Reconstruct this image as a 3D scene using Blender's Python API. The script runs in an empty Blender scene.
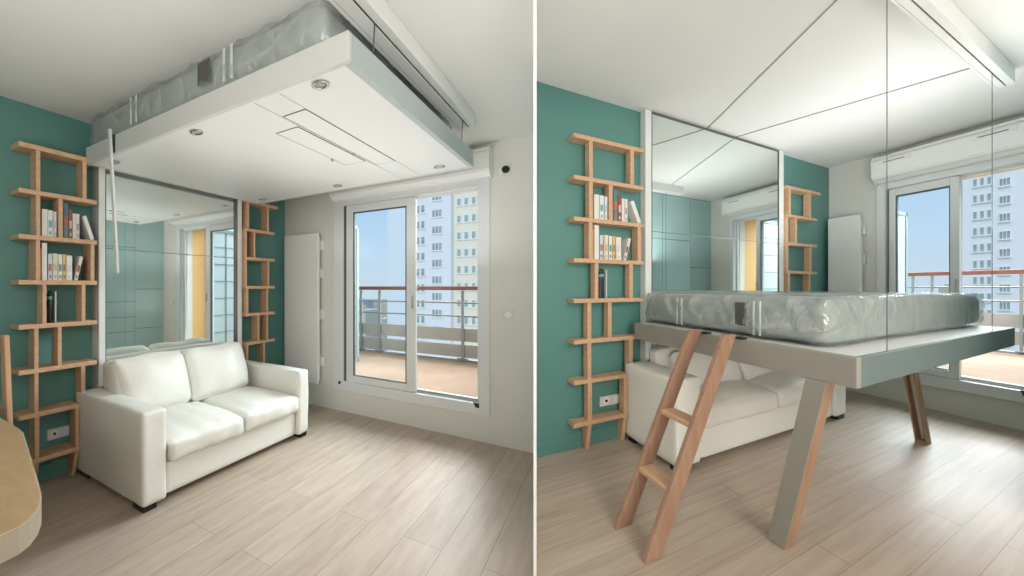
import bpy, bmesh, math, random
from mathutils import Vector, Matrix, noise

scene = bpy.context.scene
COL = scene.collection
R3 = random.Random(7)

# ------------------------------------------------------------------ materials
def s2l(c):
    out = []
    for v in c:
        v /= 255.0
        out.append(v / 12.92 if v <= 0.04045 else ((v + 0.055) / 1.055) ** 2.4)
    return (*out, 1.0)

def new_mat(name):
    m = bpy.data.materials.new(name); m.use_nodes = True
    nt = m.node_tree
    return m, nt, nt.nodes['Principled BSDF']

def plain(name, rgb, rough=0.6, metal=0.0, spec=0.5, var=0.0, scale=6.0, bump=0.0, bscale=60.0):
    m, nt, b = new_mat(name)
    b.inputs['Base Color'].default_value = s2l(rgb)
    b.inputs['Roughness'].default_value = rough
    b.inputs['Metallic'].default_value = metal
    b.inputs['Specular IOR Level'].default_value = spec
    tc = nt.nodes.new('ShaderNodeTexCoord')
    if var:
        n = nt.nodes.new('ShaderNodeTexNoise'); n.inputs['Scale'].default_value = scale
        n.inputs['Detail'].default_value = 3
        nt.links.new(tc.outputs['Object'], n.inputs['Vector'])
        r = nt.nodes.new('ShaderNodeValToRGB')
        c = s2l(rgb)
        r.color_ramp.elements[0].position = 0.3; r.color_ramp.elements[1].position = 0.7
        r.color_ramp.elements[0].color = (*[v * (1 - var) for v in c[:3]], 1)
        r.color_ramp.elements[1].color = (*[min(1, v * (1 + var)) for v in c[:3]], 1)
        nt.links.new(n.outputs['Fac'], r.inputs['Fac'])
        nt.links.new(r.outputs['Color'], b.inputs['Base Color'])
    if bump:
        n2 = nt.nodes.new('ShaderNodeTexNoise'); n2.inputs['Scale'].default_value = bscale
        n2.inputs['Detail'].default_value = 4
        nt.links.new(tc.outputs['Object'], n2.inputs['Vector'])
        bp = nt.nodes.new('ShaderNodeBump'); bp.inputs['Strength'].default_value = bump
        bp.inputs['Distance'].default_value = 0.01
        nt.links.new(n2.outputs['Fac'], bp.inputs['Height'])
        nt.links.new(bp.outputs['Normal'], b.inputs['Normal'])
    return m

def wood(name, rgb, dark=0.82, stretch=(3, 40, 40), rough=0.5):
    m, nt, b = new_mat(name)
    tc = nt.nodes.new('ShaderNodeTexCoord'); mp = nt.nodes.new('ShaderNodeMapping')
    mp.inputs['Scale'].default_value = stretch
    nt.links.new(tc.outputs['Object'], mp.inputs['Vector'])
    n = nt.nodes.new('ShaderNodeTexNoise'); n.inputs['Scale'].default_value = 1.0
    n.inputs['Detail'].default_value = 5; n.inputs['Roughness'].default_value = 0.6
    nt.links.new(mp.outputs['Vector'], n.inputs['Vector'])
    r = nt.nodes.new('ShaderNodeValToRGB'); c = s2l(rgb)
    r.color_ramp.elements[0].position = 0.35; r.color_ramp.elements[1].position = 0.65
    r.color_ramp.elements[0].color = (c[0] * dark, c[1] * dark * 0.97, c[2] * dark * 0.93, 1)
    r.color_ramp.elements[1].color = c
    nt.links.new(n.outputs['Fac'], r.inputs['Fac'])
    nt.links.new(r.outputs['Color'], b.inputs['Base Color'])
    b.inputs['Roughness'].default_value = rough
    return m

def floor_mat(name, kx, ky):
    m, nt, b = new_mat(name)
    tc = nt.nodes.new('ShaderNodeTexCoord'); sx = nt.nodes.new('ShaderNodeSeparateXYZ')
    nt.links.new(tc.outputs['Object'], sx.inputs[0])
    mx = nt.nodes.new('ShaderNodeMath'); mx.operation = 'DIVIDE'; mx.inputs[1].default_value = kx
    my = nt.nodes.new('ShaderNodeMath'); my.operation = 'DIVIDE'; my.inputs[1].default_value = ky
    nt.links.new(sx.outputs[0], mx.inputs[0]); nt.links.new(sx.outputs[1], my.inputs[0])
    cb = nt.nodes.new('ShaderNodeCombineXYZ')
    nt.links.new(my.outputs[0], cb.inputs[0]); nt.links.new(mx.outputs[0], cb.inputs[1])
    bk = nt.nodes.new('ShaderNodeTexBrick')
    bk.inputs['Scale'].default_value = 1.0
    bk.inputs['Brick Width'].default_value = 1.7; bk.inputs['Row Height'].default_value = 0.19
    bk.inputs['Mortar Size'].default_value = 0.0018; bk.inputs['Mortar Smooth'].default_value = 0.3
    bk.offset = 0.37
    bk.inputs['Color1'].default_value = s2l((190, 175, 159))
    bk.inputs['Color2'].default_value = s2l((179, 164, 148))
    bk.inputs['Mortar'].default_value = s2l((146, 124, 104))
    nt.links.new(cb.outputs[0], bk.inputs['Vector'])
    mp = nt.nodes.new('ShaderNodeMapping'); mp.inputs['Scale'].default_value = (1.6, 14, 1)
    nt.links.new(cb.outputs[0], mp.inputs['Vector'])
    n = nt.nodes.new('ShaderNodeTexNoise'); n.inputs['Scale'].default_value = 1.5
    n.inputs['Detail'].default_value = 6; n.inputs['Roughness'].default_value = 0.65
    nt.links.new(mp.outputs['Vector'], n.inputs['Vector'])
    r = nt.nodes.new('ShaderNodeValToRGB')
    r.color_ramp.elements[0].position = 0.3; r.color_ramp.elements[1].position = 0.7
    r.color_ramp.elements[0].color = (0.74, 0.70, 0.66, 1); r.color_ramp.elements[1].color = (1.05, 1.05, 1.05, 1)
    nt.links.new(n.outputs['Fac'], r.inputs['Fac'])
    mix = nt.nodes.new('ShaderNodeMix'); mix.data_type = 'RGBA'; mix.blend_type = 'MULTIPLY'
    mix.inputs[0].default_value = 0.8
    nt.links.new(bk.outputs['Color'], mix.inputs[6]); nt.links.new(r.outputs['Color'], mix.inputs[7])
    nt.links.new(mix.outputs[2], b.inputs['Base Color'])
    b.inputs['Roughness'].default_value = 0.42
    b.inputs['Specular IOR Level'].default_value = 0.45
    return m

def glass_mat(name, tint=(1, 1, 1), refl=0.06, rough=0.0, fres=0.05):
    m = bpy.data.materials.new(name); m.use_nodes = True
    nt = m.node_tree; nt.nodes.clear()
    o = nt.nodes.new('ShaderNodeOutputMaterial')
    t = nt.nodes.new('ShaderNodeBsdfTransparent'); t.inputs[0].default_value = (*tint, 1)
    g = nt.nodes.new('ShaderNodeBsdfGlossy'); g.inputs['Roughness'].default_value = rough
    mx = nt.nodes.new('ShaderNodeMixShader')
    lw = nt.nodes.new('ShaderNodeLayerWeight'); lw.inputs[0].default_value = 0.25
    mul = nt.nodes.new('ShaderNodeMath'); mul.operation = 'MULTIPLY_ADD'
    mul.inputs[1].default_value = fres; mul.inputs[2].default_value = refl
    nt.links.new(lw.outputs['Fresnel'], mul.inputs[0])
    nt.links.new(mul.outputs[0], mx.inputs[0]); nt.links.new(t.outputs[0], mx.inputs[1]); nt.links.new(g.outputs[0], mx.inputs[2])
    nt.links.new(mx.outputs[0], o.inputs[0])
    return m

def film_mat(name):
    m = bpy.data.materials.new(name); m.use_nodes = True
    nt = m.node_tree; nt.nodes.clear()
    o = nt.nodes.new('ShaderNodeOutputMaterial')
    t = nt.nodes.new('ShaderNodeBsdfTransparent'); t.inputs[0].default_value = (0.93, 0.96, 0.95, 1)
    g = nt.nodes.new('ShaderNodeBsdfGlossy'); g.inputs['Roughness'].default_value = 0.18
    d = nt.nodes.new('ShaderNodeBsdfDiffuse'); d.inputs[0].default_value = (0.62, 0.66, 0.65, 1)
    tc = nt.nodes.new('ShaderNodeTexCoord')
    n = nt.nodes.new('ShaderNodeTexNoise'); n.inputs['Scale'].default_value = 5; n.inputs['Detail'].default_value = 4
    n.inputs['Distortion'].default_value = 1.2
    nt.links.new(tc.outputs['Object'], n.inputs['Vector'])
    bp = nt.nodes.new('ShaderNodeBump'); bp.inputs['Strength'].default_value = 0.7; bp.inputs['Distance'].default_value = 0.05
    nt.links.new(n.outputs['Fac'], bp.inputs['Height'])
    nt.links.new(bp.outputs['Normal'], g.inputs['Normal'])
    m1 = nt.nodes.new('ShaderNodeMixShader'); m1.inputs[0].default_value = 0.45
    m2 = nt.nodes.new('ShaderNodeMixShader')
    fac = None
    for k, sc in enumerate(((9, 2.2, 5), (2.2, 8, 6))):
        mp = nt.nodes.new('ShaderNodeMapping'); mp.inputs['Scale'].default_value = sc
        mp.inputs['Rotation'].default_value = (0.5, 0.4, 0.7 - k * 1.5)
        nt.links.new(tc.outputs['Object'], mp.inputs['Vector'])
        ns = nt.nodes.new('ShaderNodeTexNoise'); ns.inputs['Scale'].default_value = 0.6; ns.inputs['Detail'].default_value = 2
        ns.inputs['Distortion'].default_value = 0.6
        nt.links.new(mp.outputs[0], ns.inputs['Vector'])
        rp = nt.nodes.new('ShaderNodeValToRGB'); e = rp.color_ramp.elements
        e[0].position = 0.44; e[0].color = (0, 0, 0, 1); e[1].position = 0.56; e[1].color = (0, 0, 0, 1)
        m_ = e.new(0.5); m_.color = (1, 1, 1, 1)
        nt.links.new(ns.outputs['Fac'], rp.inputs[0])
        if fac is None: fac = rp.outputs[0]
        else:
            ad = nt.nodes.new('ShaderNodeMath'); ad.operation = 'MAXIMUM'
            nt.links.new(fac, ad.inputs[0]); nt.links.new(rp.outputs[0], ad.inputs[1]); fac = ad.outputs[0]
    ma = nt.nodes.new('ShaderNodeMath'); ma.operation = 'MULTIPLY_ADD'; ma.inputs[1].default_value = 0.24; ma.inputs[2].default_value = 0.24
    nt.links.new(fac, ma.inputs[0]); nt.links.new(ma.outputs[0], m2.inputs[0])
    nt.links.new(d.outputs[0], m1.inputs[1]); nt.links.new(g.outputs[0], m1.inputs[2])
    nt.links.new(t.outputs[0], m2.inputs[1]); nt.links.new(m1.outputs[0], m2.inputs[2])
    nt.links.new(m2.outputs[0], o.inputs[0])
    return m

M = {}
M['teal'] = plain('teal_paint', (92, 140, 133), 0.42, var=0.03, scale=2, spec=0.4)
M['tealgloss'] = plain('teal_gloss', (176, 206, 205), 0.16, spec=0.5)
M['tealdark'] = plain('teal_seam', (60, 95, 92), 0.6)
M['wall'] = plain('white_paint', (224, 222, 215), 0.75, var=0.01, scale=3, bump=0.03, bscale=200)
M['ceil'] = plain('ceiling_paint', (230, 230, 227), 0.8, var=0.01, scale=2)
M['white'] = plain('white_lacquer', (226, 227, 224), 0.35, var=0.005)
M['bedside'] = plain('bed_edge_shaded', (204, 204, 200), 0.4)  # white edge toned down, side shade put into the colour
M['bedsidedim'] = plain('bed_edge_shaded_deep', (152, 148, 138), 0.45)  # same white edge, deeper shade put into the colour for the lowered bed
M['bedenddim'] = plain('bed_end_shaded_deep', (102, 119, 117), 0.45)  # same bed end, deeper shade and teal reflection in the colour, lowered bed
M['bedend'] = plain('bed_end_shaded', (178, 188, 187), 0.35)  # white end tinted, shade and teal reflection put into the colour
M['whitesat'] = plain('white_satin', (236, 236, 233), 0.5)
M['pvc'] = plain('white_pvc', (228, 231, 231), 0.3)
M['divider'] = plain('divider_paint', (252, 252, 252), 0.6)
M['shelf'] = wood('beech_wood', (212, 174, 140), 0.85)
M['ladder'] = wood('oak_rail', (168, 132, 108), 0.8, (30, 30, 3))
M['legwood'] = wood('leg_ply', (168, 130, 102), 0.8, (30, 30, 4))
M['table'] = wood('table_oak', (178, 149, 112), 0.88, (10, 60, 30), 0.45)
M['tableedge'] = plain('table_edge', (182, 170, 150), 0.6, var=0.05, scale=30)
M['sofa'] = plain('white_leather', (240, 238, 230), 0.42, var=0.02, scale=3, bump=0.22, bscale=22)
M['foot'] = plain('black_foot', (24, 24, 24), 0.5)
M['black'] = plain('black_plastic', (28, 32, 32), 0.4)
M['dark'] = plain('dark_gap', (70, 76, 76), 0.7)
M['steel'] = plain('steel_cable', (96, 102, 102), 0.4, 0.6)
M['ceilcable'] = plain('pale_cable', (126, 130, 130), 0.5)
M['chrome'] = plain('chrome', (190, 192, 192), 0.2, 1.0)
M['lens'] = plain('lamp_lens', (170, 170, 166), 0.3)
M['mirror'] = plain('silvered_mirror', (232, 238, 236), 0.0, 1.0)
M['groove'] = plain('grey_groove', (92, 94, 92), 0.5)
M['alu'] = plain('aluminium', (180, 186, 186), 0.35, 0.5)
M['mattress'] = plain('mattress_cloth', (164, 169, 164), 0.9, var=0.12, scale=5)
M['film'] = film_mat('clear_plastic_film')
M['tape'] = plain('packing_tape', (206, 212, 208), 0.25)
M['darkfab'] = plain('dark_handle_cloth', (82, 82, 76), 0.9)
M['glass'] = glass_mat('window_glass', (0.97, 0.985, 0.99), 0.006)
M['glasstint'] = glass_mat('window_glass_double', (0.92, 0.97, 0.985), 0.001, fres=0.012)
M['frost'] = plain('frosted_screen', (206, 216, 218), 0.4)
M['screenfr'] = plain('screen_frame', (146, 160, 156), 0.45)
M['railwood'] = wood('handrail_wood', (128, 78, 58), 0.85, (4, 30, 30))
M['railgrey'] = plain('rail_grey', (128, 130, 128), 0.5)
M['railpanel'] = plain('rail_panel', (150, 146, 138), 0.6)
M['balcony'] = plain('balcony_floor', (150, 126, 106), 0.85, var=0.12, scale=4)
M['orange'] = plain('ochre_render', (226, 182, 120), 0.8, var=0.02)
M['soffit'] = wood('soffit_wood', (216, 184, 146), 0.92, (3, 20, 20))
M['bwhite'] = plain('tower_white', (226, 232, 238), 0.8, var=0.015, scale=0.3)
M['bcream'] = plain('tower_cream', (236, 230, 214), 0.8, var=0.015, scale=0.3)
M['bglass'] = plain('tower_glass', (146, 170, 172), 0.3, var=0.3, scale=0.9)
M['bframe'] = plain('tower_window_frame', (236, 238, 238), 0.6)
M['city'] = plain('city_block', (206, 198, 188), 0.9, var=0.15, scale=0.05)
M['city2'] = plain('city_block_blue', (170, 184, 198), 0.9, var=0.1, scale=0.05)
M['ground'] = plain('city_ground', (146, 140, 128), 0.95, var=0.3, scale=0.03)
M['plug'] = plain('socket_plastic', (216, 218, 214), 0.4)
M['bottle'] = plain('dark_bottle', (34, 48, 48), 0.25)
M['bottleband'] = plain('bottle_band', (96, 168, 164), 0.5)
M['pages'] = plain('book_pages', (232, 228, 216), 0.9)
M['chairwood'] = wood('chair_beech', (206, 164, 128), 0.86, (30, 30, 4))

BOOKC = {}
def bookmat(rgb):
    if rgb not in BOOKC: BOOKC[rgb] = plain('book_cover_%d_%d_%d' % rgb, rgb, 0.5)
    return BOOKC[rgb]

# ------------------------------------------------------------------ rooms
CAMZ = 1.30
class Room:
    """A room laid out in its own plan: x runs from the teal wall into the room,
    y runs towards the balcony (window wall at y=0), z up; kx, ky are its plan modules."""
    def __init__(s, rot, kx, ky, O, z0, tag):
        s.rot = math.radians(rot); s.kx = kx; s.ky = ky; s.O = O; s.z0 = z0; s.tag = tag
        s.ex = (math.cos(s.rot), math.sin(s.rot)); s.ey = (-math.sin(s.rot), math.cos(s.rot))
    def W(s, p):
        a = p[0] * s.kx; b = p[1] * s.ky
        return Vector((s.O[0] + a * s.ex[0] + b * s.ey[0], s.O[1] + a * s.ex[1] + b * s.ey[1], p[2] + s.z0))
    def inv(s, w):
        dx = w[0] - s.O[0]; dy = w[1] - s.O[1]
        return ((dx * s.ex[0] + dy * s.ex[1]) / s.kx, (dx * s.ey[0] + dy * s.ey[1]) / s.ky)
RL = Room(-20.41, 1.2252, 0.5414, (-2.6443, 3.1824), 0.0, 'L')
RR = Room(-69.10, 0.5287, 1.2373, (3.6951, 3.1846), 0.153, 'R')

# ------------------------------------------------------------------ mesh builder
class MB:
    def __init__(s): s.v = []; s.f = []; s.mi = []; s.sm = []
    def add(s, vs, fs, mi=0, smooth=False):
        o = len(s.v); s.v += [tuple(p) for p in vs]
        for f in fs:
            s.f.append([i + o for i in f]); s.mi.append(mi); s.sm.append(smooth)
    def hexa(s, c, mi=0):   # 4 bottom + 4 top corners
        s.add(c, [(0, 3, 2, 1), (4, 5, 6, 7), (0, 1, 5, 4), (1, 2, 6, 5), (2, 3, 7, 6), (3, 0, 4, 7)], mi); return s
    def box(s, x0, x1, y0, y1, z0, z1, mi=0):
        return s.hexa([(x0, y0, z0), (x1, y0, z0), (x1, y1, z0), (x0, y1, z0),
                       (x0, y0, z1), (x1, y0, z1), (x1, y1, z1), (x0, y1, z1)], mi)
    def prism(s, poly, z0, z1, mi=0, side=None):
        n = len(poly)
        s.add([(p[0], p[1], z0) for p in poly] + [(p[0], p[1], z1) for p in poly],
              [tuple(range(n - 1, -1, -1)), tuple(range(n, 2 * n))], mi)
        s.add([(p[0], p[1], z0) for p in poly] + [(p[0], p[1], z1) for p in poly],
              [(i, (i + 1) % n, n + (i + 1) % n, n + i) for i in range(n)], mi if side is None else side)
        return s
    def extr(s, prof, x0, x1, mi=0):   # profile in (y,z) along x
        n = len(prof)
        s.add([(x0, p[0], p[1]) for p in prof] + [(x1, p[0], p[1]) for p in prof],
              [tuple(range(n)), tuple(range(2 * n - 1, n - 1, -1))] + [(i, n + i, n + (i + 1) % n, (i + 1) % n) for i in range(n)], mi)
        return s
    def tube(s, pts, r, mi=0, seg=8, sm=True):
        pts = [Vector(p) for p in pts]; rings = []
        for i, p in enumerate(pts):
            d = (pts[min(i + 1, len(pts) - 1)] - pts[max(i - 1, 0)]).normalized()
            a = d.cross(Vector((0, 0, 1)));
            if a.length < 1e-3: a = Vector((1, 0, 0))
            a.normalize(); b = d.cross(a)
            rings.append([p + a * (r * math.cos(t)) + b * (r * math.sin(t)) for t in [2 * math.pi * k / seg for k in range(seg)]])
        vs = [q for g in rings for q in g]; fs = []
        for i in range(len(pts) - 1):
            for k in range(seg):
                fs.append((i * seg + k, i * seg + (k + 1) % seg, (i + 1) * seg + (k + 1) % seg, (i + 1) * seg + k))
        s.add(vs, fs, mi, sm)
        s.add(rings[0], [tuple(range(seg))], mi); s.add(rings[-1], [tuple(range(seg))], mi)
        return s
    def lathe(s, c, prof, mi=0, seg=20):   # (r, z) rings round a vertical axis
        n = len(prof)
        vs = [(c[0] + r * math.cos(2 * math.pi * k / seg), c[1] + r * math.sin(2 * math.pi * k / seg), c[2] + z) for r, z in prof for k in range(seg)]
        fs = [(i * seg + k, i * seg + (k + 1) % seg, (i + 1) * seg + (k + 1) % seg, (i + 1) * seg + k) for i in range(n - 1) for k in range(seg)]
        s.add(vs, fs, mi, True)
        s.add(vs[:seg], [tuple(range(seg))], mi); s.add(vs[-seg:], [tuple(range(seg))], mi)
        return s
    def bar(s, p, q, hx, hy, mi=0, up=None):   # leaning board, horizontal cut ends (half sizes in x, y)
        return s.hexa([(p[0] - hx, p[1] - hy, p[2]), (p[0] + hx, p[1] - hy, p[2]), (p[0] + hx, p[1] + hy, p[2]), (p[0] - hx, p[1] + hy, p[2]),
                       (q[0] - hx, q[1] - hy, q[2]), (q[0] + hx, q[1] - hy, q[2]), (q[0] + hx, q[1] + hy, q[2]), (q[0] - hx, q[1] + hy, q[2])], mi)
    def rbox(s, c, h, r, n=10, puff=(0, 0, 0), rot=None, fn=None, mi=0, nn=None):
        """rounded, optionally puffed box: centre c, half sizes h, corner radius r"""
        nx, ny, nz = nn or (n, n, n)
        idx = {}; vs = []; fs = []
        def vert(i, j, k):
            key = (i, j, k)
            if key in idx: return idx[key]
            u = [2 * i / nx - 1, 2 * j / ny - 1, 2 * k / nz - 1]
            q = []
            for a in range(3):   # denser near the edges
                t = u[a]; q.append(math.copysign(1 - (1 - abs(t)) ** 1.35, t))
            p = [q[a] * h[a] for a in range(3)]
            inn = [max(-(h[a] - r), min(h[a] - r, p[a])) for a in range(3)]
            d = Vector([p[a] - inn[a] for a in range(3)])
            if d.length > 1e-9:
                m = max(abs(d[a]) for a in range(3))
                d = d.normalized() * m
            p = Vector(inn) + d
            w = [1 - q[a] * q[a] for a in range(3)]
            for a in range(3):
                o1, o2 = [b for b in range(3) if b != a]
                if puff[a]: p[a] += math.copysign(1, q[a]) * abs(q[a]) * puff[a] * w[o1] * w[o2]
            if fn: p = fn(p, q)
            if rot: p = rot @ p
            idx[key] = len(vs); vs.append(Vector(c) + p); return idx[key]
        for i in range(nx):
            for j in range(ny):
                fs.append((vert(i, j, 0), vert(i, j + 1, 0), vert(i + 1, j + 1, 0), vert(i + 1, j, 0)))
                fs.append((vert(i, j, nz), vert(i + 1, j, nz), vert(i + 1, j + 1, nz), vert(i, j + 1, nz)))
        for i in range(nx):
            for k in range(nz):
                fs.append((vert(i, 0, k), vert(i + 1, 0, k), vert(i + 1, 0, k + 1), vert(i, 0, k + 1)))
                fs.append((vert(i, ny, k), vert(i, ny, k + 1), vert(i + 1, ny, k + 1), vert(i + 1, ny, k)))
        for j in range(ny):
            for k in range(nz):
                fs.append((vert(0, j, k), vert(0, j, k + 1), vert(0, j + 1, k + 1), vert(0, j + 1, k)))
                fs.append((vert(nx, j, k), vert(nx, j + 1, k), vert(nx, j + 1, k + 1), vert(nx, j, k + 1)))
        s.add(vs, fs, mi, True); return s

BASE = {}
def props(o, label=None, cat=None, group=None, kind=None):
    if label: o['label'] = label
    if cat: o['category'] = cat
    if group: o['group'] = group
    if kind: o['kind'] = kind
    return o

def build(mb, name, mats, room, parent=None, base=(0, 0, 0), bevel=0.0, label=None, cat=None, group=None, kind=None):
    if parent is not None: base = BASE[parent.name]
    me = bpy.data.meshes.new(name)
    if room:
        vs = [((p[0] - base[0]) * room.kx, (p[1] - base[1]) * room.ky, p[2] - base[2]) for p in mb.v]
    else:
        vs = [(p[0] - base[0], p[1] - base[1], p[2] - base[2]) for p in mb.v]
    me.from_pydata(vs, [], mb.f)
    for m in (mats if isinstance(mats, (list, tuple)) else [mats]): me.materials.append(m)
    for p, mi, sm in zip(me.polygons, mb.mi, mb.sm): p.material_index = mi; p.use_smooth = sm
    bm = bmesh.new(); bm.from_mesh(me)
    bmesh.ops.remove_doubles(bm, verts=bm.verts, dist=1e-5)
    bmesh.ops.recalc_face_normals(bm, faces=bm.faces)
    bm.to_mesh(me); bm.free(); me.update()
    o = bpy.data.objects.new(name, me); COL.objects.link(o)
    if parent is not None: o.parent = parent
    elif room:
        o.location = room.W(base); o.rotation_euler = (0, 0, room.rot)
    else: o.location = base
    BASE[o.name] = tuple(base)
    if bevel:
        b = o.modifiers.new('bevel', 'BEVEL'); b.width = bevel; b.segments = 2; b.limit_method = 'ANGLE'; b.angle_limit = math.radians(40)
    return props(o, label, cat, group, kind)

def thing(name, room, base, label=None, cat=None, group=None, kind=None):
    o = bpy.data.objects.new(name, None); COL.objects.link(o)
    o.empty_display_size = 0.1
    o.location = room.W(base) if room else base
    if room: o.rotation_euler = (0, 0, room.rot)
    BASE[o.name] = tuple(base)
    return props(o, label, cat, group, kind)

def copy_child(o, parent, dloc):
    c = o.copy(); COL.objects.link(c); c.parent = parent; c.location = Vector(o.location) + Vector(dloc)
    BASE[c.name] = BASE[o.name]; return c

def wrinkle(amp, sc, seed, axis=None):
    off = Vector((seed * 3.7, seed * 1.3, seed * 2.1))
    def fn(p, q):
        n = noise.noise_vector(Vector(p) * sc + off)
        n2 = noise.noise_vector(Vector(p) * sc * 2.7 + off)
        return p + (n + n2 * 0.5) * amp
    return fn

# ------------------------------------------------------------------ the shell
U = 0.0842                                   # the dividing wall runs along x = U*y (world)
def pl(d, off=0): # point on the dividing wall at depth d, offset sideways
    n = math.hypot(U, 1)
    return (U * d + off / n, d - off * U / n)
PL_END = 2.13
def line_cut(room, fixed, axis):
    """plan coordinate where the dividing wall meets x=fixed (axis 0) or y=fixed (axis 1)"""
    lo, hi = 0.3, 4.0
    f = lambda d: room.inv(pl(d))[axis] - fixed
    a = f(lo)
    for _ in range(60):
        m = (lo + hi) / 2
        if (f(m) > 0) == (a > 0): lo = m
        else: hi = m
    return room.inv(pl(lo))[1 - axis]
XL = line_cut(RL, 0.0, 1)       # left room: window wall ends here (x)
YR = line_cut(RR, 0.0, 0)       # right room: teal wall starts here (y)

w = lambda room, x, y: tuple(room.W((x, y, 0)))[:2]
polyL = [w(RL, 0, 0), w(RL, 0, -7.5), (-4.1, -1.4), pl(-1.4), w(RL, XL, 0)]
polyR = [w(RR, 0, 0), w(RR, 2.69, 0), w(RR, 2.69, -1.3), w(RR, 4.4, -1.3), (3.0, -1.4), pl(-1.4), w(RR, 0, YR)]
CL, CR = 2.494, 2.53
def slab(poly, room, z0, z1):
    mb = MB(); mb.prism([room.inv(p) for p in poly], z0, z1); return mb
for room, poly, c in ((RL, polyL, CL), (RR, polyR, CR)):
    build(slab(poly, room, -0.08, 0), 'floor', floor_mat('oak_planks', room.kx, room.ky), room, kind='structure')
    build(slab(poly, room, c, c + (0.12 if room is RR else 0.34)), 'ceiling', M['ceil'], room, kind='structure')

build(MB().box(-0.15, 0, -7.5, 0.25, -0.08, CL + 0.1), 'wall_left', M['teal'], RL, kind='structure')
build(MB().prism([(0, YR), (0, 0.25), (-0.15, 0.25), (-0.15, line_cut(RR, -0.15, 0))], -0.08, CR + 0.1), 'wall_left', M['teal'], RR, kind='structure')
def back_wall(room, x1, x2, c):
    mb = MB(); a, b, z0, z1 = 0.705, 2.105, 0.27, 2.185
    mb.box(0, a, 0, 0.25, -0.08, c + 0.1); mb.prism([(b, 0), (x1, 0), (x2, 0.25), (b, 0.25)], -0.08, c + 0.1)
    mb.box(a, b, 0, 0.25, -0.08, z0); mb.box(a, b, 0, 0.25, z1, c + 0.1)
    build(mb, 'wall_back', M['wall'], room, kind='structure')
back_wall(RL, XL, line_cut(RL, 0.25, 1), CL)
back_wall(RR, 2.80, 2.80, CR)
# right-hand wall of the right room, teal flush cupboard fronts on it
mb = MB(); mb.box(2.692, 2.80, -1.3, 0, 0, CR)
build(mb, 'wall_right', M['tealdark'], RR, kind='structure')
mb = MB(); g = 0.0035
for ya, yb, zs in ((-0.386 + g, -0.002, (0.02, 0.72, 1.45, CR - .005)), (-0.86 + g, -0.386 - g, (0.02, 0.72, 1.86, CR - .005)), (-1.298, -0.86 - g, (0.02, 0.72, 1.86, CR - .005))):
    for za, zb in zip(zs[:-1], zs[1:]): mb.box(2.68, 2.692, ya, yb, za + g, zb - g)
build(mb, 'trim_1', M['tealgloss'], RR, kind='structure')
# wall behind the viewer
mb = MB()
for p, q in (((-4.1, -1.4), (3.1, -1.4)), (tuple(RL.W((0, -7.5, 0)))[:2], (-4.1, -1.4)), (tuple(RR.W((4.4, -1.3, 0)))[:2], (3.1, -1.4))):
    d = (Vector((*q, 0)) - Vector((*p, 0))).normalized(); n = Vector((d.y, -d.x, 0)) * .06
    mb.prism([p, q, (q[0] + n.x, q[1] + n.y), (p[0] + n.x, p[1] + n.y)], -0.1, 2.8)
build(mb, 'wall_front', M['wall'], None, kind='structure')
build(MB().box(2.69, 4.5, -1.36, -1.30, -0.1, CR + 0.1), 'wall_corner', M['wall'], RR, kind='structure')
# dividing wall between the two rooms
mb = MB(); hw = 0.0056
mb.prism([pl(1.0, -hw), pl(1.0, hw), pl(2.4, hw), pl(2.4, -hw)], -0.1, 2.8)
build(mb, 'wall_middle', M['divider'], None, kind='structure')
def divpanel(mb, d0, d1, z0, z1, o0, o1):
    mb.prism([pl(d0, -hw - o0), pl(d1, -hw - o0), pl(d1, -hw - o1), pl(d0, -hw - o1)], z0, z1)
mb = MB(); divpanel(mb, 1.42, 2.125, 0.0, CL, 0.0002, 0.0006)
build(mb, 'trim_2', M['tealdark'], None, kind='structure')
mb = MB()
def ydepth(y):   # depth along the dividing wall for plan y in the left room
    lo, hi = 0.5, 2.6
    for _ in range(50):
        m = (lo + hi) / 2
        if RL.inv(pl(m))[1] < y: lo = m
        else: hi = m
    return lo
for ya, yb, zs in ((-0.47, -0.01, (0.0, 0.70, 1.27, CL)), (-0.62, -0.474, (0.0, .66, .87, 1.09, 1.87, CL)), (-1.24, -0.624, (0.0, .66, .87, 1.09, 1.87, CL))):
    for za, zb in zip(zs[:-1], zs[1:]): divpanel(mb, ydepth(ya), ydepth(yb), za + .003, zb - .003, 0.0007, 0.002)
build(mb, 'trim_3', M['tealgloss'], None, kind='structure')
build(MB().box(0, 0.012, -7.4, -2.36, 0, 0.11), 'baseboard_left', M['teal'], RL, kind='structure', bevel=0.003)
build(MB().box(0, 0.012, YR, -2.36, 0, 0.11), 'baseboard_left', M['teal'], RR, kind='structure', bevel=0.003)

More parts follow.
